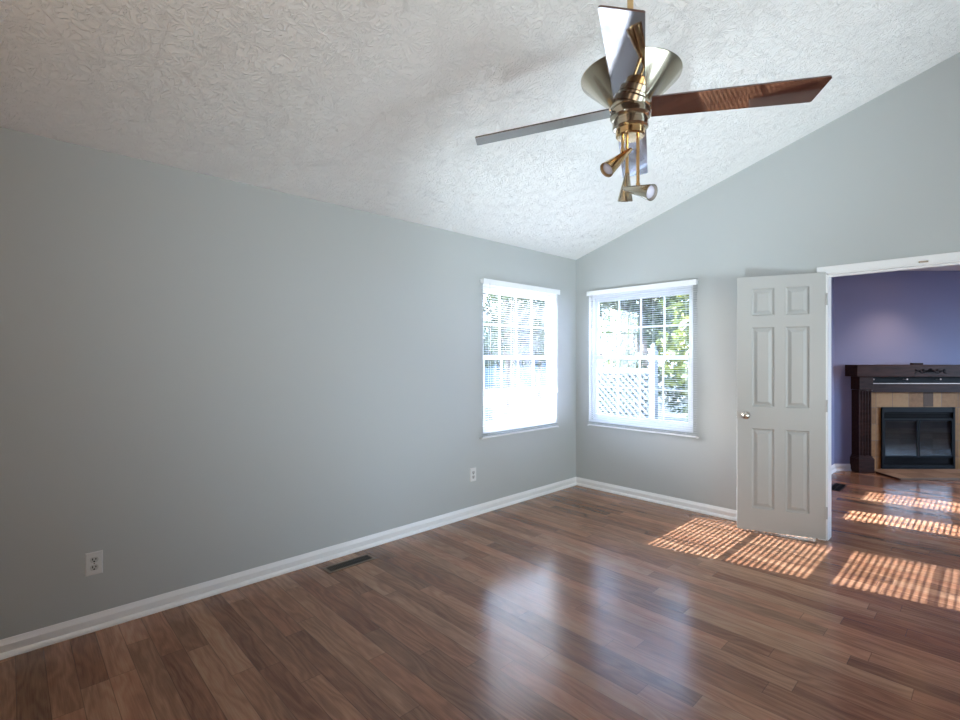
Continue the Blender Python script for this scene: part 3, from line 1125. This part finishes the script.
_d = bpy.data.lights.new('recessed_lamp', 'SPOT')
_d.energy = 48
_d.color = (1.0, 0.72, 0.48)
_d.spot_size = R_(100)
_d.spot_blend = 1.0
_d.shadow_soft_size = 0.05
_do = bpy.data.objects.new('recessed_lamp', _d)
_do.location = (2.56, 2.95, H - 0.02)
COL.objects.link(_do)

# ------------------------------------------------------------------ outdoors
bm = bmesh.new()
box(bm, -60, 40, -40, 60, -0.35, -0.30)
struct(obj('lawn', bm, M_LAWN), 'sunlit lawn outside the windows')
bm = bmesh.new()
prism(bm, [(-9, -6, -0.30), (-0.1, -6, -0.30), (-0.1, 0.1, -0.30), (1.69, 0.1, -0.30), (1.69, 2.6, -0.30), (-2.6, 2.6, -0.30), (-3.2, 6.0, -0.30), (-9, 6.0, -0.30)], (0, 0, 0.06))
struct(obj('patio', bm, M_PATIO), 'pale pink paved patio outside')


def leaf_cloud(n, blobs, size, seed):
    rg = random.Random(seed)
    verts, faces, tones = [], [], []
    for i in range(n):
        cx_, cy_, cz_, rx, ry, rz = blobs[rg.randrange(len(blobs))]
        d = Vector((rg.gauss(0, 1), rg.gauss(0, 1), rg.gauss(0, 1))).normalized() * (rg.random() ** 0.4)
        p = Vector((cx_ + d.x * rx, cy_ + d.y * ry, cz_ + d.z * rz))
        u = Vector((rg.gauss(0, 1), rg.gauss(0, 1), rg.gauss(0, .6))).normalized()
        v = u.cross(Vector((rg.gauss(0, 1), rg.gauss(0, 1), rg.gauss(0, 1)))).normalized()
        w = u.cross(v)
        s = size * rg.uniform(.6, 1.3)
        b = len(verts)
        verts += [p - u * s, p + v * s * .42 + w * s * .12, p + u * s, p - v * s * .42 + w * s * .12]
        faces += [(b, b + 1, b + 2), (b, b + 2, b + 3)]
        t = rg.random()
        tones += [t, t, t, t]
    me = bpy.data.meshes.new('foliage')
    me.from_pydata(verts, [], faces)
    at = me.attributes.new('tone', 'FLOAT', 'POINT')
    at.data.foreach_set('value', tones)
    return me


def tree(loc, h, r, mat, label, seed, n=5200, leaf=0.09, low=0.25, cat='tree'):
    rg = random.Random(seed)
    e = empty('leafy_tree' if cat == 'tree' else 'leafy_bush', loc)
    tag(e, label, cat, 'greenery outside the windows')
    bm = bmesh.new()
    top = Vector((rg.uniform(-.2, .2), rg.uniform(-.2, .2), h * .75))
    pts = [Vector((0, 0, -0.05)), top * .35 + Vector((.05, 0, 0)), top * .7, top]
    sweep(bm, pts, r * 0.055, 10)
    blobs = []
    for k in range(11):
        a = rg.uniform(0, 2 * PI)
        q = rg.random() ** .5
        z = h * rg.uniform(low, .95)
        wd = r * (1 - abs(z / h - .5) * .7) * q
        c = (wd * math.cos(a), wd * math.sin(a), z)
        blobs.append((*c, r * .5, r * .5, h * .16))
        if k < 6:
            st = top * min(.9, max(.2, z / h - .15))
            sweep(bm, [st, (st + Vector(c)) / 2 + Vector((0, 0, .1)), Vector(c)], r * .02, 6)
    obj('trunk', bm, M_BARK, e, smooth=60)
    link('foliage', leaf_cloud(n, blobs, leaf, seed), mat, e)
    return e


G = -0.30
tree((0.10, 5.9, G), 5.6, 1.6, M_LEAF_Y, 'sunlit yellow-green tree filling the upper panes of the window by the door', 11, 7000, .10)
tree((-2.9, 6.9, G), 5.8, 1.4, M_LEAF_P, 'pale airy tree behind the lattice outside the window by the door', 12, 7500, .10, .15)
tree((0.35, 3.05, G), 1.9, 0.6, M_LEAF_G, 'dark green bush in the lower panes, beside the white post', 13, 3600, .06, .1, 'bush')
tree((-2.2, 4.1, G), 2.4, 0.8, M_LEAF_G, 'green bush at the lattice end away from the post', 14, 3000, .07, .1, 'bush')
tree((-5.2, 12.0, G), 6.4, 1.7, M_LEAF_P, 'tall pale tree far beyond the patio', 15, 5200, .13)
tree((-1.0, 13.5, G), 7.0, 1.6, M_LEAF_G, 'tall dark green tree farthest back, behind the lattice and the pale tree', 21, 6500, .16, .05)
tree((-12.5, 4.6, G), 5.6, 2.2, M_LEAF_P, 'pale tree standing apart at the far side of the patio', 22, 5200, .14, .1)
tree((-7.2, 6.6, G), 4.6, 1.4, M_LEAF_P, 'low pale tree at the patio edge in front of the blue house', 16, 3600, .11)
tree((-9.6, 11.0, G), 6.0, 1.6, M_LEAF_G, 'green tree next to the blue house', 17, 4500, .13)

# white lattice fence panel and post seen through the back window
lat = empty('lattice_fence', (-2.35, 2.75, G), 0.0)
tag(lat, 'white diagonal lattice fence panel outside the window by the door', 'fence')
LWD, LHT = 1.75, 1.45
bm = bmesh.new()
for k in range(-12, 20):
    for s in (1, -1):
        x0 = k * 0.11
        seg = []
        for t in (0.0, 1.0):
            seg.append((x0 + (t * LHT if s > 0 else -t * LHT + LHT), 0.012 * s, t * LHT))
        (xa, ya, za), (xb, yb, zb) = seg
        # clip to the panel
        def cl(t):
            return (xa + (xb - xa) * t, ya, za + (zb - za) * t)
        ts = sorted([(0 - xa) / (xb - xa), (LWD - xa) / (xb - xa)])
        t0, t1 = max(0, ts[0]), min(1, ts[1])
        if t1 - t0 < .03:
            continue
        p0, p1 = Vector(cl(t0)), Vector(cl(t1))
        d = (p1 - p0).normalized()
        nn = Vector((-d.z, 0, d.x)) * 0.017
        prism(bm, [p0 + nn, p0 - nn, p1 - nn, p1 + nn], (0, 0.008, 0))
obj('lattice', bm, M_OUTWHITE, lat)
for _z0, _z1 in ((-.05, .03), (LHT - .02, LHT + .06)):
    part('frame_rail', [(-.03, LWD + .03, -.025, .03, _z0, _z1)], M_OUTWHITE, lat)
post = bmesh.new()
box(post, -.05, .05, -.05, .05, -.02, 1.75)
lathe(post, [(.075, 1.75), (.075, 1.78), (.04, 1.81), (.045, 1.85), (.02, 1.90)], 4, Matrix.Rotation(PI / 4, 4, 'Z'))
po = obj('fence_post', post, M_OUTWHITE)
po.location = (-0.51, 2.75, G)
tag(po, 'white square post at the end of the lattice fence', 'post')

# blue-grey neighbour house far outside the left window
ho = empty('neighbor_house', (-18.5, 15.5, G), R_(45))
tag(ho, 'blue-grey house beyond the patio, seen through the window in the long wall', 'house')
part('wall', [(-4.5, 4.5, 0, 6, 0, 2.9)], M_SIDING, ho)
bm = bmesh.new()
prism(bm, [(-4.9, -.5, 2.8), (-4.9, 6.5, 2.8), (-4.9, 3, 4.9)], (9.8, 0, 0))
obj('roof', bm, M_ROOF, ho)
for x in (-3.0, 0.0, 3.0):
    wf = part('window', [(x - .6, x + .6, -.06, .02, 1.0, 2.2)], M_OUTWHITE, ho)
    part('pane', [(x - .5, x + .5, -.07, -.055, 1.1, 2.1)], paint('dark_pane', c4(.05, .07, .09), .1, .05), wf)
